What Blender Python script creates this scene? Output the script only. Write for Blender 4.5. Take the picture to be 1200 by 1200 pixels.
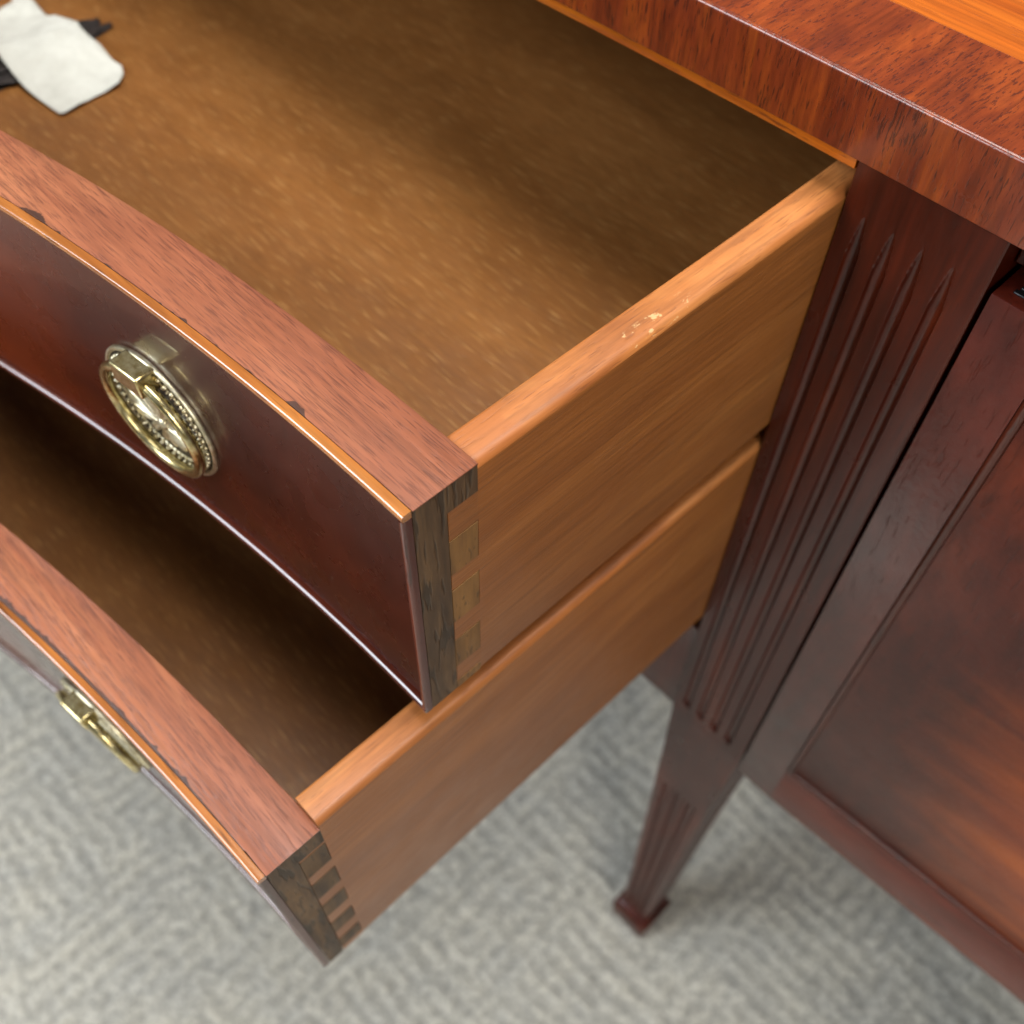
import bpy, bmesh, math, random
import numpy as np
from mathutils import Vector, Matrix, noise

random.seed(7)
S = bpy.context.scene
COL = S.collection
for o in list(bpy.data.objects):
    bpy.data.objects.remove(o)

# ------------------------------------------------------------------ camera, light, exposure
FLOOR = 0.865                       # every height below is measured from the post's top corner, so add this
def W(x, y, z):                     # mm -> metres, carpet at z = 0
    return Vector((x * .001, y * .001, z * .001 + FLOOR))

cam = bpy.data.cameras.new('camera')
camo = bpy.data.objects.new('camera', cam); COL.objects.link(camo)
yaw, pit, rol = math.radians(135.1287 - 180), math.radians(54.7896), math.radians(-1.6534)
fwd = Vector((math.sin(yaw) * math.cos(pit), math.cos(yaw) * math.cos(pit), -math.sin(pit)))
rgt = Vector((math.cos(yaw), -math.sin(yaw), 0)); dwn = fwd.cross(rgt)
r2 = math.cos(rol) * rgt + math.sin(rol) * dwn
d2 = -math.sin(rol) * rgt + math.cos(rol) * dwn
M = Matrix((r2, -d2, -fwd)).transposed().to_4x4()
M.translation = W(115.8, -258.9, 192.3)
camo.matrix_world = M
cam.sensor_width = 36; cam.sensor_fit = 'HORIZONTAL'; cam.lens = 36.0
cam.clip_start = 0.01; cam.clip_end = 60
cam.dof.use_dof = True; cam.dof.focus_distance = 0.275; cam.dof.aperture_fstop = 11.5
S.camera = camo

wd = bpy.data.worlds.new('World'); S.world = wd; wd.use_nodes = True
bg = wd.node_tree.nodes['Background']
bg.inputs[0].default_value = (.93, .97, 1.0, 1); bg.inputs[1].default_value = 0.075

def area(name, loc, target, sx, sy, power, col):
    l = bpy.data.lights.new(name, 'AREA'); l.shape = 'RECTANGLE'; l.size = sx; l.size_y = sy
    l.energy = power; l.color = col
    o = bpy.data.objects.new(name, l); COL.objects.link(o); o.location = loc
    o.rotation_euler = (Vector(target) - Vector(loc)).to_track_quat('-Z', 'Y').to_euler()
    return o
area('ceiling_light', (.05, .08, 2.75), (0, -.05, .8), 1.2, 1.15, 46, (1, .97, .92))
area('window_light', (-1.2, -2.05, 2.2), (0, 0, .7), 1.35, 1.15, 50, (.88, .94, 1))
area('room_lamp', (1.6, -1.2, 1.7), (0, 0, .6), .8, .8, 15, (1, .93, .84))
# added spot brightens carpet out of view, mirrored as sheen in the door's lacquer
sl = bpy.data.lights.new('door_sheen_spot', 'SPOT'); sl.energy = 1500; sl.spot_size = math.radians(9.0); sl.spot_blend = 1.0; sl.shadow_soft_size = .12; sl.color = (.86, .93, 1)
so = bpy.data.objects.new('door_sheen_spot', sl); COL.objects.link(so); so.location = (-1.3, -2.2, 2.6)
so.rotation_euler = (Vector((-.09, -.82, 0)) - so.location).to_track_quat('-Z', 'Y').to_euler()
S.view_settings.view_transform = 'Standard'; S.view_settings.look = 'None'
S.view_settings.exposure = 0.55; S.view_settings.gamma = 1.0

# ------------------------------------------------------------------ helpers
BASE = {}
def thing(name, label, cat, base):
    o = bpy.data.objects.new(name, None); COL.objects.link(o); o.empty_display_size = .05
    o.location = base; o['label'] = label; o['category'] = cat
    BASE[o] = Vector(base); return o
def empty(name, parent, base):
    o = bpy.data.objects.new(name, None); COL.objects.link(o); o.empty_display_size = .02
    o.parent = parent; o.location = Vector(base) - BASE[parent]; BASE[o] = Vector(base); return o
def link(name, me, mats, parent=None, local=False, smooth=True, bevel=0, seg=2, angle=40):
    o = bpy.data.objects.new(name, me); COL.objects.link(o)
    for m in (mats if isinstance(mats, (list, tuple)) else [mats]): me.materials.append(m)
    if parent is not None:
        if not local: me.transform(Matrix.Translation(-BASE[parent]))
        o.parent = parent; BASE[o] = BASE[parent]
    if smooth:
        me.polygons.foreach_set('use_smooth', [True] * len(me.polygons))
        me.set_sharp_from_angle(angle=math.radians(angle))
    if bevel:
        b = o.modifiers.new('bevel', 'BEVEL'); b.width = bevel * .001; b.segments = seg
        b.limit_method = 'ANGLE'; b.angle_limit = math.radians(35); b.harden_normals = False
    me.update(); return o
def mesh(name, verts, faces, mi=None):
    me = bpy.data.meshes.new(name); me.from_pydata(verts, [], faces)
    if mi: me.polygons.foreach_set('material_index', mi)
    bm = bmesh.new(); bm.from_mesh(me); bmesh.ops.recalc_face_normals(bm, faces=bm.faces); bm.to_mesh(me); bm.free()
    return me
class MB:
    def __init__(s): s.v = []; s.f = []; s.m = []
    def box(s, x0, x1, y0, y1, z0, z1, mi=0):
        n = len(s.v)
        s.v += [W(x, y, z) for z in (z0, z1) for y in (y0, y1) for x in (x0, x1)]
        for q in ((0, 2, 3, 1), (4, 5, 7, 6), (0, 1, 5, 4), (2, 6, 7, 3), (0, 4, 6, 2), (1, 3, 7, 5)):
            s.f.append([n + i for i in q]); s.m.append(mi)
    def sweep(s, secs, mi=0, cap=True):
        """secs: list of closed rings of Vectors, equal length"""
        n = len(s.v); k = len(secs[0])
        for r in secs: s.v += list(r)
        for i in range(len(secs) - 1):
            for j in range(k):
                a = n + i * k + j; b = n + i * k + (j + 1) % k
                s.f.append([a, b, b + k, a + k]); s.m.append(mi)
        if cap:
            s.f.append([n + j for j in range(k)][::-1]); s.m.append(mi)
            e = n + (len(secs) - 1) * k
            s.f.append([e + j for j in range(k)]); s.m.append(mi)
    def mesh(s, name): return mesh(name, s.v, s.f, s.m)
def rrect(y0, y1, z0, z1, r, seg=4):
    """ring of a (y, z) rectangle with per-corner radii r = (y0z0, y1z0, y1z1, y0z1)"""
    out = []
    for (cy, cz, a0, rr) in ((y0, z0, 180, r[0]), (y1, z0, 270, r[1]), (y1, z1, 0, r[2]), (y0, z1, 90, r[3])):
        sy = 1 if cy == y0 else -1; sz = 1 if cz == z0 else -1
        for i in range(seg + 1):
            a = math.radians(a0 + 90 * i / seg)
            out.append((cy + sy * rr + rr * math.cos(a), cz + sz * rr + rr * math.sin(a)))
    return out
def lin(c):
    c = [x / 255 for x in c]
    return tuple(x / 12.92 if x <= .04045 else ((x + .055) / 1.055) ** 2.4 for x in c) + (1,)

# ------------------------------------------------------------------ materials
def newmat(name):
    m = bpy.data.materials.new(name); m.use_nodes = True
    nt = m.node_tree; return m, nt, nt.nodes['Principled BSDF']
class N:
    def __init__(s, nt): s.nt = nt
    def add(s, t, **kw):
        n = s.nt.nodes.new(t)
        for k, v in kw.items(): setattr(n, k, v)
        return n
    def lk(s, a, b): s.nt.links.new(a, b)
    def val(s, sock, v):
        if hasattr(v, 'default_value') or hasattr(v, 'links'): s.lk(v, sock)
        else: sock.default_value = v
    def math(s, op, a, b=0.0, clamp=False):
        n = s.add('ShaderNodeMath', operation=op, use_clamp=clamp); s.val(n.inputs[0], a); s.val(n.inputs[1], b); return n.outputs[0]
    def ramp(s, fac, stops):
        n = s.add('ShaderNodeValToRGB'); s.lk(fac, n.inputs[0]); e = n.color_ramp.elements
        while len(e) < len(stops): e.new(.5)
        for el, (p, c) in zip(e, stops): el.position = p; el.color = c if len(c) == 4 else tuple(c) + (1,)
        return n.outputs[0]
    def mix(s, fac, a, b, mode='MIX'):
        n = s.add('ShaderNodeMix', data_type='RGBA', blend_type=mode)
        s.val(n.inputs[0], fac); s.val(n.inputs[6], a); s.val(n.inputs[7], b); return n.outputs[2]
    def coords(s, scale, rot=(0, 0, 0), rnd=True):
        tc = s.add('ShaderNodeTexCoord'); v = tc.outputs['Object']
        if rnd:
            oi = s.add('ShaderNodeObjectInfo'); a = s.add('ShaderNodeVectorMath', operation='ADD')
            m = s.math('MULTIPLY', oi.outputs['Random'], 7.3); s.lk(v, a.inputs[0]); s.lk(m, a.inputs[1]); v = a.outputs[0]
        mp = s.add('ShaderNodeMapping'); mp.inputs['Scale'].default_value = scale; mp.inputs['Rotation'].default_value = rot
        s.lk(v, mp.inputs[0]); return mp.outputs[0]
    def noise(s, vec, scale=1.0, detail=3.0, rough=.55, dist=0.0):
        n = s.add('ShaderNodeTexNoise'); s.lk(vec, n.inputs['Vector']); n.inputs['Scale'].default_value = scale
        n.inputs['Detail'].default_value = detail; n.inputs['Roughness'].default_value = rough; n.inputs['Distortion'].default_value = dist
        return n.outputs['Fac']
    def xyz(s):
        tc = s.add('ShaderNodeTexCoord'); sp = s.add('ShaderNodeSeparateXYZ'); s.lk(tc.outputs['Object'], sp.inputs[0]); return sp.outputs
    def bump(s, h, strength, dist, prev=None):
        b = s.add('ShaderNodeBump'); b.inputs['Strength'].default_value = strength; b.inputs['Distance'].default_value = dist
        s.lk(h, b.inputs['Height'])
        if prev: s.lk(prev, b.inputs['Normal'])
        return b.outputs[0]
    def smooth(s, v, lo, hi):
        n = s.add('ShaderNodeMapRange', interpolation_type='SMOOTHSTEP'); s.val(n.inputs[0], v)
        n.inputs[1].default_value = lo; n.inputs[2].default_value = hi; return n.outputs[0]

def axis_scale(ax, along, across):
    v = [across] * 3; v['xyz'.index(ax)] = along; return tuple(v)
def wood(name, ax, cols, pore=(20, 8, 5), pore_amt=.6, pore_scale=(70, 700), pore_cut=(.60, .70), fig=(4, 34), fine=(14, 260),
         rough=.3, coat=.3, coat_rough=.12, peel=0.0, fine_amt=.35, bump=.25, extra=None, spec=.5, fleck=None):
    m, nt, bs = newmat(name); n = N(nt)
    f1 = n.noise(n.coords(axis_scale(ax, *fig)), 1, 4, .6, .6)
    k = len(cols); base = n.ramp(f1, [(.30 + .42 * i / (k - 1), lin(c)) for i, c in enumerate(cols)])
    f2 = n.noise(n.coords(axis_scale(ax, *fine)), 1, 3, .6)
    d = n.ramp(f2, [(.30, (1 - fine_amt,) * 3), (.55, (1, 1, 1)), (.75, (1 + fine_amt * .55,) * 3)])
    base = n.mix(1.0, base, d, 'MULTIPLY')
    p = n.noise(n.coords(axis_scale(ax, *pore_scale)), 1, 2, .5)
    dens = n.noise(n.coords((28, 28, 28)), 1, 2)
    pm = n.smooth(n.math('ADD', p, n.math('MULTIPLY', n.math('SUBTRACT', dens, .5), .22)), *pore_cut)
    base = n.mix(n.math('MULTIPLY', pm, pore_amt), base, lin(pore))
    if fleck:
        q = n.noise(n.coords(axis_scale(ax, *fleck[1])), 1, 2, .5)
        base = n.mix(n.math('MULTIPLY', n.smooth(q, *fleck[2]), fleck[3]), base, lin(fleck[0]))
    if extra: base = extra(n, base)
    n.lk(base, bs.inputs['Base Color'])
    rn = n.noise(n.coords((60, 60, 60)), 1, 3)
    rr = n.math('ADD', n.math('MULTIPLY', n.math('SUBTRACT', rn, .5), rough * .5), rough)
    n.lk(rr, bs.inputs['Roughness'])
    bs.inputs['Specular IOR Level'].default_value = spec
    bs.inputs['Coat Weight'].default_value = coat; bs.inputs['Coat Roughness'].default_value = coat_rough
    b = n.bump(n.math('SUBTRACT', n.math('MULTIPLY', f2, .4), pm), bump, .0004)
    if peel: b = n.bump(n.noise(n.coords((320, 320, 320)), 1, 3, .55), peel, .0006, b)
    n.lk(b, bs.inputs['Normal'])
    if coat and peel: n.lk(b, bs.inputs['Coat Normal'])
    return m

M_LIP = wood('edge mahogany', 'z', [(94, 35, 17), (114, 46, 18), (142, 66, 20)], pore=(36, 16, 12), pore_amt=.7, pore_scale=(190, 1700), pore_cut=(.56, .67), fig=(20, 130), fine=(40, 420), rough=.30, coat=.35, coat_rough=.16)
M_BAND = wood('crossband mahogany', 'y', [(100, 38, 14), (122, 50, 16), (148, 67, 22)], pore=(62, 24, 16), pore_amt=.7, pore_scale=(300, 1700), pore_cut=(.56, .66), fig=(26, 80), fine=(30, 500), rough=.32, coat=.3)
M_FIELD = wood('top field mahogany', 'x', [(144, 60, 10), (168, 79, 13), (188, 98, 22)], pore=(110, 46, 10), pore_amt=.6, pore_scale=(80, 1300), fine=(14, 500), fig=(4, 40), rough=.3, coat=.3)
M_RAIL = wood('amber rail', 'x', [(140, 62, 8), (176, 92, 14), (196, 112, 22)], pore=(80, 28, 4), pore_amt=.7, pore_scale=(70, 700), fig=(12, 90), rough=.35, coat=.3)
M_POST = wood('dark mahogany', 'z', [(50, 12, 2), (66, 18, 4), (86, 30, 7)], pore=(28, 8, 3), pore_amt=.45, pore_scale=(160, 1700), fig=(9, 70), fine=(30, 500), rough=.3, coat=0, peel=.04, fine_amt=.3, bump=.08, spec=.36)


def worn(n, base):
    x, y, z = n.xyz()
    xw_ = n.math('SUBTRACT', x, .38)
    e = n.math('SUBTRACT', y, n.math('SUBTRACT', -.1166, n.math('MULTIPLY', n.math('POWER', xw_, 2.0), .487)))   # distance behind the bead
    a = n.noise(n.coords((70, 25, 25), rnd=False), 1, 3, .6)
    w = n.math('SUBTRACT', n.math('MULTIPLY', n.smooth(a, .52, .70), .0020), e)
    d = n.math('ABSOLUTE', n.math('ADD', xw_, .158))
    chip = n.math('SUBTRACT', n.math('SUBTRACT', n.math('MULTIPLY', n.smooth(d, .011, .0), .0030), e), n.math('MULTIPLY', n.noise(n.coords((900, 160, 60), rnd=False), 1, 3), .0018))
    k = n.math('MULTIPLY', n.smooth(n.math('MAXIMUM', w, chip), .0, .0004), n.smooth(xw_, -.215, -.205))
    return n.mix(n.math('MULTIPLY', k, .85), base, lin((44, 30, 26)))
M_FRONTTOP = wood('drawer front core', 'x', [(124, 70, 49), (142, 84, 58), (160, 101, 70)], pore=(78, 42, 32), pore_amt=.55, pore_scale=(120, 2600), pore_cut=(.52, .64), fig=(7, 70), fine=(24, 560), fine_amt=.28, rough=.38, coat=.4, coat_rough=.12, spec=.45, extra=worn)
def flame_front(n, base):
    x, y, z = n.xyz()
    w = n.noise(n.coords((9, 9, 26), rnd=False), 1, 4, .6, 1.2)
    g = n.smooth(n.math('ADD', n.math('MULTIPLY', n.math('SUBTRACT', x, .38), -1.0), n.math('MULTIPLY', n.math('SUBTRACT', w, .5), .16)), .11, .26)
    return n.mix(n.math('MULTIPLY', g, .75), n.mix(n.math('MULTIPLY', n.smooth(n.noise(n.coords((520, 520, 520)), 1, 2, .5), .735, .77), .4), base, lin((150, 130, 116))), lin((112, 44, 17)))
M_FRONT = wood('drawer front veneer', 'z', [(38, 7, 4), (52, 12, 6), (74, 24, 11)], pore=(34, 8, 6), pore_amt=.4, fig=(12, 14), fine=(60, 200), rough=.28, coat=.35, coat_rough=.05, bump=.02, fine_amt=.15, extra=flame_front)
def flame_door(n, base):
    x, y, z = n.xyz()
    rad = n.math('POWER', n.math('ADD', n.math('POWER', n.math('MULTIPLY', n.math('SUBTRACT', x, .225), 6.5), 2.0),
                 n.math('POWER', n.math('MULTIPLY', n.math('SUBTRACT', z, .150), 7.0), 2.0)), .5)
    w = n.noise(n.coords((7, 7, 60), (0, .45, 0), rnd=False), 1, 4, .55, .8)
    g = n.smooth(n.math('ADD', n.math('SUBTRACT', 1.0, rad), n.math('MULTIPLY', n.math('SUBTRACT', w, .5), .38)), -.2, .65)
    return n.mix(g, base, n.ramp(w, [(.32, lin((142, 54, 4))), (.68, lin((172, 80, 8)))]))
M_DOOR = wood('door frame mahogany', 'z', [(62, 17, 9), (76, 24, 12), (92, 33, 17)], pore=(32, 10, 8), pore_amt=.3, fig=(5, 28), fine=(40, 120), rough=.38, coat=.42, coat_rough=.19, peel=.25, spec=.34)
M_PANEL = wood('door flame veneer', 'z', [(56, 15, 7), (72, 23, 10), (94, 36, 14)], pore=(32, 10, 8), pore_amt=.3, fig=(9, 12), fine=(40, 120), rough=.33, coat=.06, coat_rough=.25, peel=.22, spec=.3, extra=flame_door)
M_DRAIL = wood('door rail mahogany', 'x', [(78, 25, 13), (96, 34, 18), (112, 44, 24)], pore=(40, 14, 9), pore_amt=.3, fig=(5, 40), fine=(40, 200), rough=.36, coat=.14, coat_rough=.2, peel=.15, spec=.32)
M_BEAD = wood('bead mahogany', 'x', [(136, 78, 32), (164, 100, 44), (186, 124, 62)], pore=(52, 22, 12), pore_amt=.6, pore_scale=(40, 700), fig=(8, 60), rough=.25, coat=1.0, coat_rough=.06, bump=.08)
M_BEADD = wood('dark bead', 'z', [(64, 24, 16), (80, 32, 20), (96, 42, 28)], pore=(28, 10, 8), fig=(8, 60), rough=.3, coat=.15, coat_rough=.14)
M_BEADL = wood('lower bead', 'x', [(64, 24, 16), (80, 32, 20), (96, 42, 28)], pore=(28, 10, 8), fig=(8, 60), rough=.2, coat=1.0, coat_rough=.06, bump=.02)
M_DBEAD = wood('door bead', 'z', [(58, 20, 12), (72, 28, 16), (88, 40, 24)], pore=(28, 10, 8), fig=(8, 60), rough=.34, coat=0)

def scuffs(n, base):
    x, y, z = n.xyz()
    band = n.math('MULTIPLY', n.smooth(y, -.050, -.040), n.math('SUBTRACT', 1.0, n.smooth(y, -.014, -.008)))
    hi = n.math('MULTIPLY', n.smooth(z, .1075, .1086), n.math('MULTIPLY', n.smooth(x, .3728, .3742), n.math('SUBTRACT', 1.0, n.smooth(x, .3788, .3794))))
    s = n.smooth(n.noise(n.coords((230, 130, 230), rnd=False), 1, 4, .7), .56, .62)
    base = n.mix(n.math('MULTIPLY', n.math('MULTIPLY', n.math('MULTIPLY', band, hi), s), .6), base, lin((216, 184, 132)))
    # darker shellac where the edge meets the front board
    e = n.math('SUBTRACT', 1.0, n.smooth(n.math('ADD', y, n.math('MULTIPLY', n.math('SUBTRACT', n.noise(n.coords((90, 90, 90), rnd=False), 1, 2), .5), .014)), -.0805, -.0765))
    t = n.smooth(z, .1068, .1082)
    return n.mix(n.math('MULTIPLY', n.math('MULTIPLY', e, t), .5), base, lin((160, 92, 42)))
SIDEC = [(134, 80, 35), (148, 91, 41), (162, 104, 50)]
M_SIDE = wood('drawer side', 'y', SIDEC, pore=(104, 64, 30), pore_amt=.35, pore_scale=(70, 1900), pore_cut=(.54, .68), fig=(5, 30), fine=(18, 700), rough=.42, coat=.15, coat_rough=.25, fine_amt=.3)
M_SIDETOP = wood('drawer side edge', 'y', [(148, 86, 40), (170, 104, 51), (190, 126, 69)], pore=(112, 64, 32), pore_amt=.5, pore_scale=(110, 1700), fig=(12, 90), fine=(24, 650), rough=.5, coat=.08, coat_rough=.3, fine_amt=.3, extra=scuffs)
M_SIDE2 = M_SIDE; M_SIDETOP2 = wood('lower drawer side edge', 'y', [(148, 86, 40), (170, 104, 51), (190, 126, 69)], pore=(112, 64, 32), pore_amt=.5, pore_scale=(110, 1700), fig=(12, 90), fine=(24, 650), rough=.5, coat=.08, coat_rough=.3, fine_amt=.3)
M_END = wood('stained end grain', 'z', [(60, 43, 27), (88, 65, 41), (120, 91, 57)], pore=(34, 27, 18), pore_amt=.7, pore_scale=(60, 420), pore_cut=(.5, .62), fig=(16, 150), fine=(60, 420), rough=.55, coat=0, bump=.6)
M_PIN = wood('pin end grain', 'z', [(116, 80, 40), (130, 92, 46), (144, 104, 55)], pore=(70, 50, 28), pore_amt=.6, pore_scale=(150, 600), fig=(30, 150), rough=.55, coat=0)
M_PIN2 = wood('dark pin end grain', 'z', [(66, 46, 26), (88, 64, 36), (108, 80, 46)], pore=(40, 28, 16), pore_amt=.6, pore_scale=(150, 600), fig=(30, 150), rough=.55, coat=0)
M_BOTTOM = wood('drawer bottom', 'x', [(112, 71, 34), (123, 79, 38), (136, 90, 46)], pore=(112, 74, 36), pore_amt=.3, pore_scale=(120, 700), pore_cut=(.54, .72), fig=(10, 24), fine=(50, 520), rough=.36, coat=.3, coat_rough=.2, fine_amt=.16,
                fleck=((186, 142, 86), (75, 900), (.55, .72), .36))
M_DARK = wood('cabinet interior', 'x', [(64, 42, 28), (84, 56, 36), (100, 68, 44)], rough=.7, coat=0)

def plain(name, col, rough=.5, metal=0.0, bumpsc=None, bs_=.3, dist=.0005, var=None):
    m, nt, bs = newmat(name); n = N(nt)
    bs.inputs['Base Color'].default_value = lin(col); bs.inputs['Roughness'].default_value = rough; bs.inputs['Metallic'].default_value = metal
    if var:
        f = n.noise(n.coords((var[0],) * 3), 1, 4, .6); n.lk(n.ramp(f, [(.32, lin(var[1])), (.68, lin(col))]), bs.inputs['Base Color'])
    if bumpsc: n.lk(n.bump(n.noise(n.coords((bumpsc,) * 3), 1, 3), bs_, dist), bs.inputs['Normal'])
    return m
M_BRASS = plain('antique brass', (228, 218, 172), .27, 1.0, 900, .12, .0003, (420, (172, 150, 92)))
M_BRASSL = plain('worn pale brass', (236, 230, 208), .4, 1.0, 900, .12, .0003, (420, (196, 184, 144)))
M_GROUND = plain('tarnished brass', (70, 62, 46), .55, .6, 800, .3, .0003, (500, (30, 26, 20)))
M_PAPER = plain('white paper', (194, 195, 187), .85, 0, 240, .25, .0006, (70, (178, 178, 170)))
M_SCRAP = plain('dark scrap', (40, 30, 26), .6, 0, 420, .8, .002, (160, (18, 13, 12)))
M_IRON = plain('dark hinge', (36, 36, 38), .35, .8, 600, .3)

# ------------------------------------------------------------------ carpet
def build_floor():
    def axis(lo, hi, step, far):
        a = list(np.arange(lo, hi + step / 2, step)); s = step; e = a[-1]
        while e < far: s *= 1.35; e += s; a.append(e)
        s = step; e = a[0]; pre = []
        while e > -far: s *= 1.35; e -= s; pre.append(e)
        return np.array(pre[::-1] + a)
    X = axis(-.80, .46, .0030, 5.0); Y = axis(-.66, .40, .0030, 5.0)
    gx, gy = np.meshgrid(X, Y)
    rs = np.random.RandomState(3)
    def vnoise(u, v, seed):
        r = np.random.RandomState(seed).rand(256, 256)
        i = np.floor(u).astype(int); j = np.floor(v).astype(int); a = u - i; b = v - j
        a = a * a * (3 - 2 * a); b = b * b * (3 - 2 * b)
        g = lambda p, q: r[p % 256, q % 256]
        return (g(i, j) * (1 - a) + g(i + 1, j) * a) * (1 - b) + (g(i, j + 1) * (1 - a) + g(i + 1, j + 1) * a) * b
    h = np.zeros_like(gx)
    # ribs in small blocks that run with the room and across it by turns
    bx_ = gx / .118 + (vnoise(gx * 14, gy * 14, 6) - .5) * .5; by_ = gy / .150 + (vnoise(gx * 14 + 9, gy * 14, 7) - .5) * .5
    chk = (np.floor(bx_) + np.floor(by_)) % 2
    for k, (u, v) in enumerate(((gx, gy), (gy, gx))):
        mask = chk if k == 0 else 1 - chk
        wob = vnoise(u * 30, v * 30, 10 + k) * .45
        ridge = .5 + .5 * np.sin((v / .0185 + wob) * 2 * math.pi)
        loops = .45 + .55 * vnoise(u * 75, v * 54, 20 + k)
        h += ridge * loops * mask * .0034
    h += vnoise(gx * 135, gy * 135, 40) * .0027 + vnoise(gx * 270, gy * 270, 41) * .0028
    pile_height = np.clip(h / h.max(), 0, 1); h *= .62
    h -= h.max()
    ny, nx = gx.shape
    me = bpy.data.meshes.new('carpet')
    co = np.stack([gx, gy, h], -1).reshape(-1, 3)
    idx = np.arange(nx * ny).reshape(ny, nx)
    q = np.stack([idx[:-1, :-1], idx[:-1, 1:], idx[1:, 1:], idx[1:, :-1]], -1).reshape(-1)
    nq = (nx - 1) * (ny - 1)
    me.vertices.add(len(co)); me.vertices.foreach_set('co', co.ravel())
    me.loops.add(nq * 4); me.loops.foreach_set('vertex_index', q)
    me.polygons.add(nq); me.polygons.foreach_set('loop_start', np.arange(nq) * 4); me.polygons.foreach_set('loop_total', np.full(nq, 4))
    me.update(calc_edges=True)
    at = me.attributes.new('pile_height', 'FLOAT', 'POINT'); at.data.foreach_set('value', pile_height.ravel().astype(np.float32))
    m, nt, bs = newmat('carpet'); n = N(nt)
    ya = n.add('ShaderNodeAttribute'); ya.attribute_name = 'pile_height'
    a = n.noise(n.coords((260, 260, 260)), 1, 4, .75)
    b = n.noise(n.coords((24, 24, 24)), 1, 4, .6)
    col = n.ramp(a, [(.32, lin((158, 155, 146))), (.5, lin((193, 190, 181))), (.68, lin((222, 218, 208)))])
    col = n.mix(.6, col, n.ramp(b, [(.35, (.86, .88, .90)), (.65, (1.06, 1.05, 1.0))]), 'MULTIPLY')
    col = n.mix(.75, col, n.ramp(ya.outputs['Fac'], [(.20, (.78, .78, .78)), (.60, (1.36, 1.36, 1.34))]), 'MULTIPLY')  # colour follows the pile height: darker in the grooves, lighter on the ribs
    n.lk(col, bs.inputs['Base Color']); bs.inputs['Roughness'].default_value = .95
    bs.inputs['Specular IOR Level'].default_value = .1; bs.inputs['Sheen Weight'].default_value = .15
    n.lk(n.bump(a, 1.0, .005), bs.inputs['Normal'])
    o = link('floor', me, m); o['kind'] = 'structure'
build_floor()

# ------------------------------------------------------------------ sideboard
XW = 760.0
def BOW_UP(x):
    d = max(0.0, min(-x, XW + x))
    if d < 220: return -.487e-3 * d * d
    t = d - 220; return -(23.57 + .2143 * (t - t * t / 320))
LIPB = lambda x: .010 * max(x, -200) + (.27 * BOW(x) if x < 0 else 0)
def ydoor(x):
    return .058 * max(0.0, x - 72) + .0 if x > 86 else .058 * max(0.0, (x - 58)) ** 2 / 56.0
BOW = BOW_UP
def BOW_LOW(x):
    d = max(0.0, min(-x, XW + x)); k = 1 - min(1, d / 220) if d < 220 else 0
    return BOW_UP(x) - .022 * d * k - (.0 if d > 220 else 0)
side = thing('sideboard', 'dark red mahogany sideboard with fluted post, tapered leg and bowed right door', 'sideboard', (-.1, .22, 0))
XL, XR = -760.0, 400.0      # left end of the drawer bay, right end of the door
xs_top = [-820 + i * 20 for i in range(41)] + [0, 20, 40, 52] + [70 + i * 20 for i in range(20)]
def lip_y(x): return -4 + LIPB(x) + (.058 * max(0, x - 72) if x > 72 else 0)
mb = MB(); secs = []
for x in xs_top:
    yl = lip_y(x); ring = rrect(yl, 480, 6.8, 30.0, (.5, .5, .5, 1.3), 6)
    secs.append([W(x, y, z) for y, z in ring])
mb.sweep(secs)
top = link('tabletop', mb.mesh('tabletop'), M_LIP, side, angle=25)
# crossbanding: separate veneer leaves with hairline joints, then the straight-grained field
joints = [-820, -744, -690, -612, -540, -455, -383, -318, -240, -172, -118, -60, 13, 31, 92, 150, 226, 300, 372, 450]
def field_y(x): return lip_y(x) + 41.2 - .012 * x * 0
for i in range(len(joints) - 1):
    a, b = joints[i] + .12, joints[i + 1] - .12
    k = max(2, int((b - a) / 12)); mb = MB(); secs = []
    for j in range(k + 1):
        x = a + (b - a) * j / k; y0 = lip_y(x) + 1.25; y1 = field_y(x) - .12
        secs.append([W(x, y0, 29.7), W(x, y1, 29.7), W(x, y1, 30.06), W(x, y0, 30.06)])
    mb.sweep(secs); o = link('veneer_leaf', mb.mesh('veneer_leaf'), M_BAND, top, smooth=False)
mb = MB(); secs = []
for x in xs_top[:-1]:
    y0 = field_y(x) + .12; secs.append([W(x, y0, 29.7), W(x, 470, 29.7), W(x, 470, 30.06), W(x, y0, 30.06)])
mb.sweep(secs); link('top_field', mb.mesh('top_field'), M_FIELD, top, smooth=False)

mb = MB(); secs = []
for x in [-760 + i * 20 for i in range(38)] + [-.6]:
    y0 = .2 + LIPB(x); secs.append([W(x, y, z) for y, z in rrect(y0, 26, .6, 6.6, (.6, .3, .2, .2), 2)])
mb.sweep(secs); link('top_rail', mb.mesh('top_rail'), M_RAIL, side)
mb = MB(); secs = []
for x in [-760 + i * 20 for i in range(39)]:
    x = min(x, -.4); y0 = 2.0 + LIPB(x); secs.append([W(x, y, z) for y, z in rrect(y0, 24, -383, -291, (.8, .5, .5, .8), 2)])
mb.sweep(secs); link('bottom_rail', mb.mesh('bottom_rail'), M_POST, side)
mb = MB(); mb.box(51.6, XR, 12, 30, -9, 6.6)
link('door_rail', mb.mesh('door_rail'), M_POST, side, bevel=.5)
mb = MB(); mb.box(2, 12, 51.5, 462, -381, 6.6); link('partition', mb.mesh('partition'), M_DARK, side)
mb = MB(); mb.box(XL - 14, XL - 2, 51.5, 462, -381, 6.6); link('end_panel', mb.mesh('end_panel'), M_POST, side)
mb = MB(); mb.box(XR + 12, XR + 24, 70, 462, -381, 6.6); link('end_panel', mb.mesh('end_panel'), M_POST, side)
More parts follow.
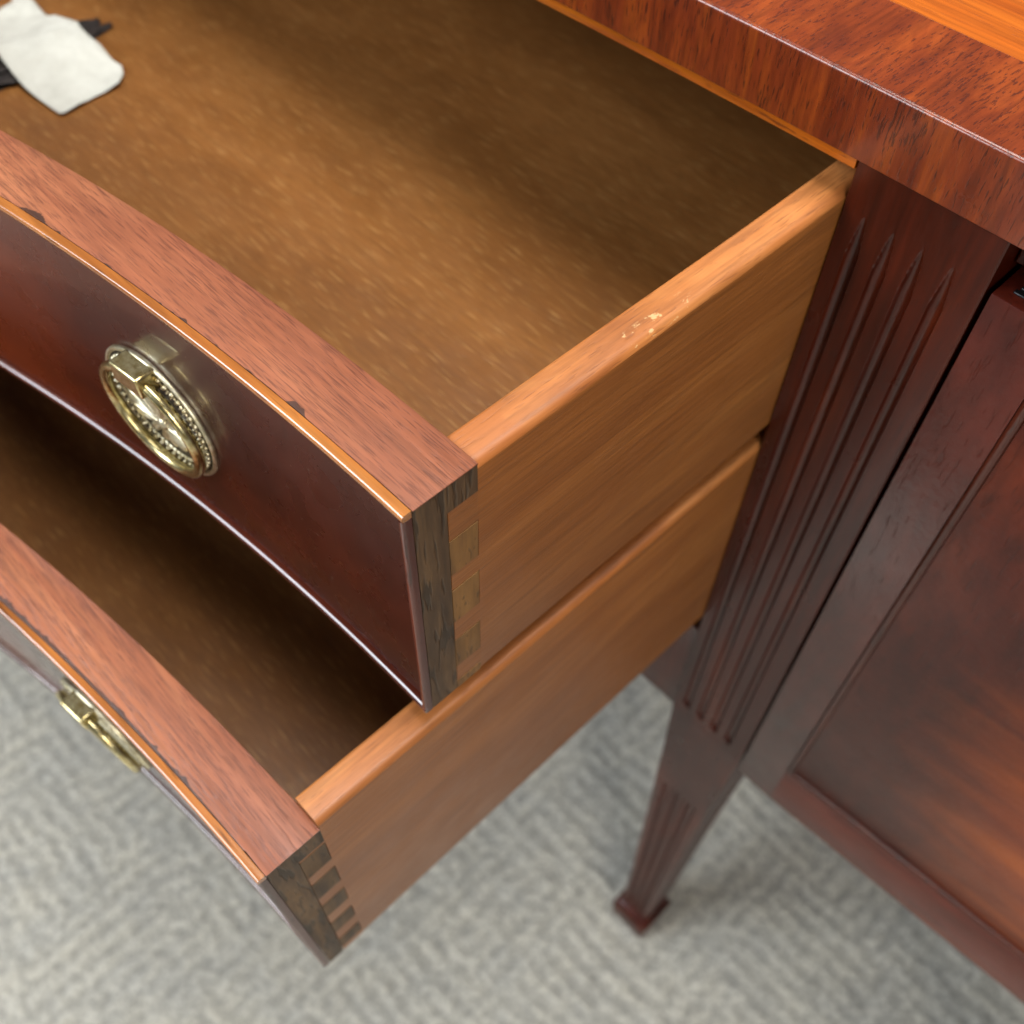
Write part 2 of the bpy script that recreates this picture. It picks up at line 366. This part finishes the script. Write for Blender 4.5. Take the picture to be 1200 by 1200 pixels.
mb = MB(); mb.box(XL - 14, XR + 24, 462.4, 470, -381, 6.6); link('back_panel', mb.mesh('back_panel'), M_DARK, side)
mb = MB(); mb.box(XL, 1.8, 24.4, 462, -306, -298); link('bottom_board', mb.mesh('bottom_board'), M_DARK, side)
mb = MB(); mb.box(12.2, XR + 11.8, 62, 462, -372, -364); link('bottom_board', mb.mesh('bottom_board'), M_DARK, side)

# fluted post running down into a tapered leg with a spade foot
FL = [8.3, 18.8, 29.2, 39.8]
def flute(x, z):
    d = 0.0
    for c in FL:
        top_z, bot_z = -12.2, -371
        if z > top_z or z < bot_z: continue
        hw = 2.35
        if z > top_z - 17: hw *= ((top_z - z) / 17) ** .62
        if z < bot_z + 2.2: hw *= math.sqrt(max(0, 1 - ((bot_z + 2.2 - z) / 2.2) ** 2))
        if hw < .05: continue
        t = (x - c) / hw
        if abs(t) < 1: d = max(d, math.sqrt(1 - t * t) * min(2.1, hw * .95))
    return d
def make_leg(name):
    xs = [0, .5, 1.0]
    xs += [1.0 + i * .35 for i in range(1, 142)]
    xs = [x for x in xs if x < 50.2] + [50.4, 51.0]
    zs = [6.6, 2, -4, -10] + [-12 - i * .8 for i in range(26)] + [-36 - i * 14 for i in range(24)] + [-367 - i * .6 for i in range(9)] + [-374, -381]
    zs = sorted(set(zs), reverse=True)
    mb = MB(); nx = len(xs)
    def edge(x):  # eased arris
        e = min(x, 51 - x); return .5 * (1 - e / .5) if e < .5 else 0.0
    for z in zs:
        for x in xs: mb.v.append(W(x, flute(x, z) + edge(x), z))
    for i in range(len(zs) - 1):
        for j in range(nx - 1):
            a = i * nx + j; mb.f.append([a, a + nx, a + nx + 1, a + 1]); mb.m.append(0)
    # other three sides of the block + top
    bz = [6.6, -381]; n = len(mb.v)
    mb.v += [W(x, y, z) for z in bz for x, y in ((0, .5), (0, 51), (51, 51), (51, .5))]
    for q in ((0, 1, 5, 4), (1, 2, 6, 5), (2, 3, 7, 6), (0, 3, 2, 1)): mb.f.append([n + i for i in q]); mb.m.append(0)
    # taper: sections (z, half width, centre x, centre y)
    def sq(z, h, cx=25.5, cy=25.5, r=.5):
        return [W(cx + px, cy + py, z) for px, py in rrect(-h, h, -h, h, (r,) * 4, 2)]
    mb.sweep([sq(-380.99, 25.4), sq(-440, 23.3), sq(-471, 22.42)], cap=True)
    # three sunk flutes on the front and right faces of the taper
    def half(z):
        pts = [(-381, 25.4), (-440, 23.3), (-560, 19.9), (-700, 16.6), (-822, 14.2)]
        for (za, ha), (zb_, hb) in zip(pts, pts[1:]):
            if z >= zb_: return ha + (hb - ha) * (za - z) / (za - zb_)
        return pts[-1][1]
    us = [-.985 + 1.97 * i / 60 for i in range(61)]
    zz = [-470.9, -490] + [-492 - i for i in range(10)] + [-504 - i * 16 for i in range(19)] + [-800 - i * 2 for i in range(6)] + [-822]
    secs = []
    for z in zz:
        h = half(z); ring = []
        ds = []
        for u in us:
            d = 0.0
            for c in (-.48, 0, .48):
                w = .16; e = 1.0
                if z > -502: e = max(0, min(1, (-492 - z) / 10))
                if z < -800: e = max(0, min(1, (z + 812) / 10))
                t = (u - c) / w
                if abs(t) < 1: d = max(d, 3.4 * math.sqrt(1 - t * t) * e ** .5)
            ds.append(d)
        ring += [(25.5 + u * h, 25.5 - h + d) for u, d in zip(us, ds)]
        ring += [(25.5 + h - d, 25.5 + u * h) for u, d in zip(us, ds)]
        ring += [(25.5 + h * .985, 25.5 + h), (25.5 - h * .985, 25.5 + h), (25.5 - h, 25.5 + h * .985), (25.5 - h, 25.5 - h * .985)]
        secs.append([W(x, y, z) for x, y in ring])
    mb.sweep(secs)
    o = link(name, mb.mesh(name), M_POST, side, angle=35)
    f = MB(); f.sweep([sq(-821.5, 14.4), sq(-824.5, 18.2), sq(-828, 20.0), sq(-862, 18.6), sq(-865.5, 17.8)])
    fo = link('foot', f.mesh('foot'), M_POST, o)
    return o, fo
leg, foot = make_leg('leg')
for dx, dy in ((-812, -2), (403, 20), (-812, 411), (403, 411)):
    c = leg.copy(); COL.objects.link(c); c.location = (dx * .001, dy * .001, 0)
    d = foot.copy(); COL.objects.link(d); d.parent = c

# bowed door
def door_strip(x0, x1, z0, z1, yoff0, depth, name, mat, parent, rad=.8, step=8):
    k = max(1, int((x1 - x0) / step)); mb = MB(); secs = []
    for i in range(k + 1):
        x = x0 + (x1 - x0) * i / k; y = ydoor(x) + yoff0
        secs.append([W(x, py, pz) for py, pz in rrect(y, y + depth, z0, z1, (rad, .3, .3, rad), 2)])
    mb.sweep(secs); return link(name, mb.mesh(name), mat, parent, angle=30)
DX0, DZ0, DZ1 = 53.0, -389.5, -13.0
BX, BZ0, BZ1 = 78.0, -346.5, -30.0
door = empty('door', side, W(DX0, 2, DZ0))
door_strip(DX0, BX - 1.8, DZ0, DZ1, 0, 19, 'stile', M_DOOR, door)
door_strip(BX - 1.75, XR, DZ0, BZ0 - 1.8, 0, 19, 'rail', M_DRAIL, door)
door_strip(BX - 1.75, XR, BZ1 + 1.8, DZ1, 0, 19, 'rail', M_DOOR, door)
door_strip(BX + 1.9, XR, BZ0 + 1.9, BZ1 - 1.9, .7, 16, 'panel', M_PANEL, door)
def bead(path, r, out, name, mat, parent, segs=8):
    """half-round bead swept along path [(x, y, z)] with its nose towards -y; section axis given per point"""
    mb = MB(); secs = []
    for i, p in enumerate(path):
        p = Vector(p); t = (Vector(path[min(i + 1, len(path) - 1)]) - Vector(path[max(i - 1, 0)])).normalized()
        nrm = Vector((0, -1, 0)); nrm = (nrm - t * nrm.dot(t)).normalized(); b = t.cross(nrm)
        ring = []
        for j in range(segs + 1):
            a = math.pi * j / segs; ring.append(p + b * (r * math.cos(a)) + nrm * (out * math.sin(a)))
        ring += [p - b * r - nrm * 3, p + b * r - nrm * 3]
        secs.append([W(*v) for v in ring])
    mb.sweep(secs); return link(name, mb.mesh(name), mat, parent, angle=50)
bead([(BX, ydoor(BX) + .9, z) for z in (BZ0 - 1, -250, -150, BZ1 + 1)], 1.75, 1.7, 'bead', M_DBEAD, door)
bx = [BX + i * 10 for i in range(33)]
bead([(x, ydoor(x) + .9, BZ0) for x in bx], 1.75, 1.7, 'bead', M_DBEAD, door)
bead([(x, ydoor(x) + .9, BZ1) for x in bx], 1.75, 1.7, 'bead', M_DBEAD, door)
mb = MB(); mb.box(58, 80, 7, 9, -14.2, -11.6); mb.box(57, 64, 5.0, 7.0, -13.6, -12.4)
link('hinge', mb.mesh('hinge'), M_IRON, side, bevel=.4)

# ------------------------------------------------------------------ drawers
def make_drawer(label, yf, zt, zb, zside, xw, hx, pins, lean=0.0):
    """yf: y of the bead's nose at the right end; zt/zb top and bottom of the front; zside: top of the side board"""
    th = 24.6; yi = yf + th
    BOW = BOW_LOW if lean else BOW_UP
    def lean_mesh(me):
        for v in me.vertices:
            y = v.co.y * 1000; z = (v.co.z - FLOOR) * 1000
            k = min(1, max(0, (yf + 14 + BOW(v.co.x * 1000) - y) / 10)); v.co.y += .001 * lean * k * (zt - z) / (zt - zb)
        return me
    root = thing('drawer', label, 'drawer', W(-xw / 2, yf + 120, zb)); root['group'] = 'open drawers of the sideboard'
    # front board
    fr = MB(); secs = []
    xsf = [-xw + 12] + [-xw + 20 + i * 12 for i in range(int((xw - 40) / 12))] + [-11.15]
    for x in xsf:
        y = BOW(x); secs.append([W(x, py + y, pz) for py, pz in rrect(yf + 3.35, yi, zb + .6, zt, (.2, .5, .9, .3), 3)])
    fr.sweep(secs, 0)
    fr.box(-11.1, -.15, yf + 3.35, yf + 14, zb + .6, zt, 1)             # the lap, end grain showing
    fr.box(-11.1, -.15, yf + 14.0, yi, zt - 11.5, zt, 1)               # top half pin
    # mahogany skin of the top edge over the lap
    secs = []
    for x in xsf[:-1] + [-11, .1]:
        y = BOW(x) if x < -20 else 0; secs.append([W(x, py + y, pz) for py, pz in rrect(yf + 3.35, yi + .05, zt - .25, zt + .15, (.01, .01, .3, .1), 2)])
    fr.sweep(secs, 0)
    front = link('front', lean_mesh(fr.mesh('front')), [M_FRONTTOP, M_END], root, angle=35, bevel=.25)
    for (z0, z1) in pins:                                              # dovetail pins showing on the side
        p = MB(); a, b = (z0 - z1) * .10, 0
        sl = [[W(-10.9, yf + 14.2, z0), W(-10.9, yi - .2, z0), W(-10.9, yi - .2, z1), W(-10.9, yf + 14.2, z1)],
              [W(-.12, yf + 14.2, z0), W(-.12, yi - .2, z0), W(-.12, yi - .2, z1), W(-.12, yf + 14.2, z1)]]
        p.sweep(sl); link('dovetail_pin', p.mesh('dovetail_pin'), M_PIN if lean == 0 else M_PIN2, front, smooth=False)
    # recessed veneer face
    ve = MB(); secs = []
    for x in xsf[:-1] + [-3.2]:
        y = BOW(x); secs.append([W(x, yf + 2.2 + y, zb + 3), W(x, yf + 2.85 + y, zb + 3), W(x, yf + 2.85 + y, zt - 2.8), W(x, yf + 2.2 + y, zt - 2.8)])
    ve.sweep(secs); link('veneer', lean_mesh(ve.mesh('veneer')), M_FRONT, front)
    # cock bead round the face
    cove = [(3.2, -1.6), (1.7, -1.6)] + [(1.65 - 1.65 * math.cos(a), 1.65 * math.sin(a)) for a in [math.radians(-75 + 150 * i / 12) for i in range(13)]] + \
           [(1.25 + .92 * (i / 5) ** .6, 1.75 + 3.0 * i / 5) for i in range(6)] + [(3.2, 4.75)]
    def cb(pts, axis, mat, prof=rrect(0, 3.2, -1.35, 1.35, (1.25, .1, .1, 1.25), 5)):
        mb = MB(); secs = []
        for (x, y, z) in pts:
            secs.append([W(x, y + a, z + b) if axis == 'x' else W(x + b, y + a, z) for a, b in prof])
        mb.sweep(secs); link('cock_bead', lean_mesh(mb.mesh('cock_bead')), mat, front, angle=60)
    xb = [x for x in xsf if x < -20] + [-14, -8, -.25]
    cb([(x, yf + BOW(x), zt - 1.3) for x in xb], 'x', M_BEAD)
    cb([(x, yf + BOW(x), zb + 1.9) for x in xb], 'x', M_BEADL, cove)
    cb([(-1.3, yf + .15, z) for z in (zb + .3, zt - 2.7)], 'z', M_BEADD, rrect(0, 3.0, -1.1, 1.1, (1.05, .1, .1, 1.05), 5))
    cb([(-xw + 13.5, yf + BOW(-xw + 13.5), z) for z in (zb + .3, zt - .1)], 'z', M_BEADD)
    # sides
    y1 = yf + 455
    for x0, x1, right in ((-12.5, -.3, True), (-xw + .3, -xw + 12.3, False)):
        sd = MB(); ys = [yi + .1] + [yi + 20 * i for i in range(1, 21)] + [y1]
        ring = rrect(x0, x1, zb + .3, zside, (.5, 1.0, 3.0, 1.2), 5); secs = []
        for y in ys:
            wv = .35 * math.sin(y * .021) + .25 * math.sin(y * .047)
            secs.append([W(px, y, pz + (wv if pz > zside - 8 else 0)) for px, pz in ring])
        sd.sweep(secs)
        if right:                                                       # tails between the pins
            zz = [(zt - 11.7)]; segs = []
            cur = zt - 11.7
            for (z0, z1) in sorted(pins, reverse=True): segs.append((cur, z1 + .25)); cur = z0 - .25
            segs.append((cur, zb + .3))
            for a, b in segs:
                if a - b > .5: sd.box(-11.0, -.3, yf + 14.35, yi + .08, b, a)
        me = sd.mesh('side')
        for p in me.polygons:                                           # shellacked top edge
            if p.normal.z > .32 and p.center.z > W(0, 0, zside - 6).z: p.material_index = 1
        link('side', me, [M_SIDE, M_SIDETOP if lean == 0 else M_SIDETOP2], root, angle=50)
    bo = MB(); secs = []
    for x in [-xw + 12.6] + [-xw + 20 + i * 12 for i in range(int((xw - 40) / 12))] + [-12.8]:
        y = BOW(x); secs.append([W(x, yi + .2 + y, zb + 8), W(x, y1 - 14, zb + 8), W(x, y1 - 14, zb + 13), W(x, yi + .2 + y, zb + 13)])
    bo.sweep(secs); link('bottom', bo.mesh('bottom'), M_BOTTOM, root, smooth=False)
    bk = MB(); bk.box(-xw + 12.6, -12.8, y1 - 13.8, y1 - 2, zb + 8, zside - 10); link('back', bk.mesh('back'), M_SIDE, root, bevel=.8)
    for hxx in (hx, -xw - hx): make_handle(root, hxx, yf + 2.2 + BOW(hxx), (zt + zb) / 2 - 4.0, lean / (zt - zb), lean * .5)
    return root

def make_handle(root, hx, hy, hz, slope, off):
    """pressed brass plate with beaded border and rosette, square bail post, hanging ring; local frame: x right, z up, -y out"""
    h = empty('handle', root, W(hx, hy + off, hz)); h.rotation_euler.x = slope
    h.rotation_euler.z = math.atan((BOW(hx + .5) - BOW(hx - .5)))
    mm = .001
    def lathe(prof, name, mat, seg=72, parent=h):
        v = []; f = []; k = len(prof)
        for i in range(seg):
            a = 2 * math.pi * i / seg
            for r, d in prof: v.append((r * mm * math.cos(a), -d * mm, r * mm * math.sin(a)))
        for i in range(seg):
            for j in range(k - 1):
                a = i * k + j; b = ((i + 1) % seg) * k + j; f.append([a, b, b + 1, a + 1])
        me = mesh(name, v, f); bm = bmesh.new(); bm.from_mesh(me); bmesh.ops.remove_doubles(bm, verts=bm.verts, dist=1e-7)
        bmesh.ops.recalc_face_normals(bm, faces=bm.faces); bm.to_mesh(me); bm.free()
        return link(name, me, mat, parent, local=True, angle=45)
    lathe([(0, 0), (25.8, 0), (26.2, .5), (26.1, 1.5), (25.7, 1.9), (25.1, 1.95), (24.6, 1.7), (24.4, 1.2), (20.9, 1.1), (20.7, 1.5), (20.4, 1.6), (20.1, 1.5),
           (19.8, 1.1), (0, 1.0)], 'backplate', M_BRASSL)
    # bead border
    bm = bmesh.new()
    for R, n_, r in ((22.6, 46, 1.2), (19.9, 60, .55)):
        for i in range(n_):
            a = 2 * math.pi * i / n_
            bmesh.ops.create_icosphere(bm, subdivisions=1, radius=r * mm, matrix=Matrix.Translation((R * mm * math.cos(a), -1.6 * mm, R * mm * math.sin(a))))
    me = bpy.data.meshes.new('beading'); bm.to_mesh(me); bm.free(); o = link('beading', me, M_BRASSL, h, local=True, angle=80); o['kind'] = 'stuff'
    # palmette: leaf-shaped petals with a raised rim and a hollow fanning up from a boss, shorter leaves below
    bm = bmesh.new(); HZ = -5.0
    fan = [(-14 + 26 * k, 15.4 if k in (3, 4) else 15.0, 3.35) for k in range(9)] + [(-44, 9.6, 2.7), (-76, 8.6, 2.6), (-104, 8.6, 2.6), (-136, 9.6, 2.7)]
    for k_, (deg, R1, HW) in enumerate(fan):
        R1 *= 1.24; HW *= 1.22
        a = math.radians(deg); nu, nv = 16, 12; grid = []; R0 = 2.2
        for u in range(nu + 1):
            t = u / nu; r = R0 + (R1 - R0) * t; hw = HW / 4.09 * r * (.205 if k_ < 9 else .26) * math.sqrt(max(.002, 1 - max(0, (t - .72) / .28) ** 2))
            row = []
            for w in range(nv + 1):
                q = -1 + 2 * w / nv; edge = math.cos(q * math.pi / 2) ** .35 if abs(q) < 1 else 0
                d = .9 + (2.3 - 1.9 * math.exp(-(q / .5) ** 2) * math.sin(math.pi * t)) * edge * math.sin(math.pi * min(.97, .14 + .8 * t)) ** .5
                px = r; pz = q * hw
                row.append(bm.verts.new(((px * math.cos(a) - pz * math.sin(a)) * mm, -d * mm, (px * math.sin(a) + pz * math.cos(a) + HZ) * mm)))
            grid.append(row)
        for u in range(nu):
            for w in range(nv): bm.faces.new((grid[u][w], grid[u + 1][w], grid[u + 1][w + 1], grid[u][w + 1]))
    bmesh.ops.create_uvsphere(bm, u_segments=16, v_segments=8, radius=2.7 * mm, matrix=Matrix.Translation((0, -1.6 * mm, HZ * mm)) @ Matrix.Diagonal((1, .7, 1, 1)))
    bmesh.ops.recalc_face_normals(bm, faces=bm.faces)
    me = bpy.data.meshes.new('rosette'); bm.to_mesh(me); bm.free(); link('rosette', me, M_BRASSL, h, local=True, angle=80)
    lathe([(0, 1.08), (19.45, 1.16)], 'ground', M_GROUND)
    lathe([(20.95, 1.18), (24.35, 1.26)], 'ground', M_GROUND)
    # square bail post at the head of the plate
    bm = bmesh.new(); bmesh.ops.create_cube(bm, size=1, matrix=Matrix.Translation((0, -4.7 * mm, 21.4 * mm)) @ Matrix.Diagonal((14.0 * mm, 7.6 * mm, 8.6 * mm, 1)))
    me = bpy.data.meshes.new('post'); bm.to_mesh(me); bm.free(); link('bail_post', me, M_BRASS, h, local=True, bevel=.9, seg=3)
    # ring, hanging from the post, slightly forward at the top
    v = []; f = []; n1, n2, R, r = 96, 14, 21.9, 1.95
    tilt = math.radians(1.6)
    for i in range(n1):
        a = 2 * math.pi * i / n1
        for j in range(n2):
            b = 2 * math.pi * j / n2; q = R + r * math.cos(b)
            X, Z, D = q * math.cos(a), q * math.sin(a) - .6, 5.6 + r * 1.05 * math.sin(b)
            D += math.sin(tilt) * (Z - 22)
            v.append((X * mm, -D * mm, Z * mm))
    for i in range(n1):
        for j in range(n2):
            a = i * n2 + j; b = ((i + 1) % n1) * n2 + j; c = ((i + 1) % n1) * n2 + (j + 1) % n2; d = i * n2 + (j + 1) % n2
            f.append([a, b, c, d])
    link('ring', mesh('ring', v, f), M_BRASS, h, local=True, angle=80)
    return h

HX = -122.0
upper = make_drawer('upper open drawer holding the white paper, dovetailed at its corner', -179.6, -7.4, -119.6, -8.0, 760, HX,
                    [(-49, -32.5), (-75.5, -57.5), (-104, -87), (-119.2, -114.5)])
lower = make_drawer('lower open drawer, deeper and empty, under the other drawer', -250.6, -137.0, -274.5, -133.0, 760, HX,
                    [(-168, -150.5), (-194, -177), (-219, -204), (-244, -230), (-268, -256)], 3.6)

# ------------------------------------------------------------------ things lying in the upper drawer
ZB = -119.6 + 13
def poly_sheet(pts, name, mat, wav, lift, thick, label, cat, cuts=5):
    base = sum(pts, Vector()) / len(pts)
    bm = bmesh.new(); vs = [bm.verts.new(p - base) for p in pts]; bm.faces.new(vs)
    bmesh.ops.triangulate(bm, faces=bm.faces); 
    for _ in range(cuts):
        bmesh.ops.subdivide_edges(bm, edges=[e for e in bm.edges if e.calc_length() > .003], cuts=1)
        bmesh.ops.triangulate(bm, faces=bm.faces)
    for v in bm.verts:
        q = v.co; v.co.z += lift(q) + wav * (.8 * noise.noise(q * 38) + 1.5 * abs(noise.noise(q * 46 + Vector((3, 1, 7)))) + .8 * abs(noise.noise(q * 105 + Vector((5, 9, 2)))))
    bmesh.ops.recalc_face_normals(bm, faces=bm.faces)
    me = bpy.data.meshes.new(name); bm.to_mesh(me); bm.free()
    o = link(name, me, mat, None, angle=60); o.location = base
    s = o.modifiers.new('thickness', 'SOLIDIFY'); s.thickness = thick * .001; s.offset = 1
    o['label'] = label; o['category'] = cat; return o
PAP = [(-461, -99.4), (-451.4, -93.8), (-455.5, -81.9), (-455.8, -75.8), (-468.1, -68.7), (-457.6, -64.8), (-443, -66.8), (-430.6, -68.2), (-428.7, -64.8), (-418.5, -63.5), (-404, -64.5),
       (-392.9, -66.5), (-387.1, -66), (-381.4, -64.5), (-373.1, -64.5), (-366.9, -63.4), (-361.2, -66.1), (-354.1, -72.7), (-353.3, -78.4), (-353.5, -84), (-353.1, -89), (-352.1, -95.2), (-351.1, -100.4),
       (-350.7, -105.2), (-352.3, -107), (-359.5, -107.5), (-369.1, -108.6), (-379.5, -109.3), (-391.4, -109.3), (-400.7, -108.5), (-409.6, -107.1), (-425.6, -106.2), (-440.1, -108.1)]
pp = [W(x, y, ZB + .6) for x, y in PAP]
poly_sheet(pp, 'paper_scrap', M_PAPER, .0016, lambda q: .0012 + .0085 * math.exp(-((q.x + .005 - .16 * q.y) / .019) ** 2), .12, 'torn white paper scrap lying at the left in the upper drawer', 'paper')
a, b = W(-398.6, -117, ZB), W(-407.3, -60, ZB)
bm = bmesh.new(); bmesh.ops.create_icosphere(bm, subdivisions=5, radius=1)
L = (b - a).length / 2 + .009; c = (a + b) / 2
for v in bm.verts:
    q = v.co.copy(); k = 1 + .34 * noise.noise(q * 2.6) + .10 * noise.noise(q * 5)
    v.co = Vector((q.x * L * k, q.y * .0125 * k, max(-.001, q.z * .0040 * k)))
me = bpy.data.meshes.new('dark_scrap'); bm.to_mesh(me); bm.free()
o = link('dark_scrap', me, M_SCRAP, None, angle=80); o.location = Vector((c.x, c.y, W(0, 0, ZB).z + .0012))
o.rotation_euler.z = math.atan2((b - a).y, (b - a).x)
o['label'] = 'dark crumpled scrap sticking out from under the white paper'; o['category'] = 'scrap'
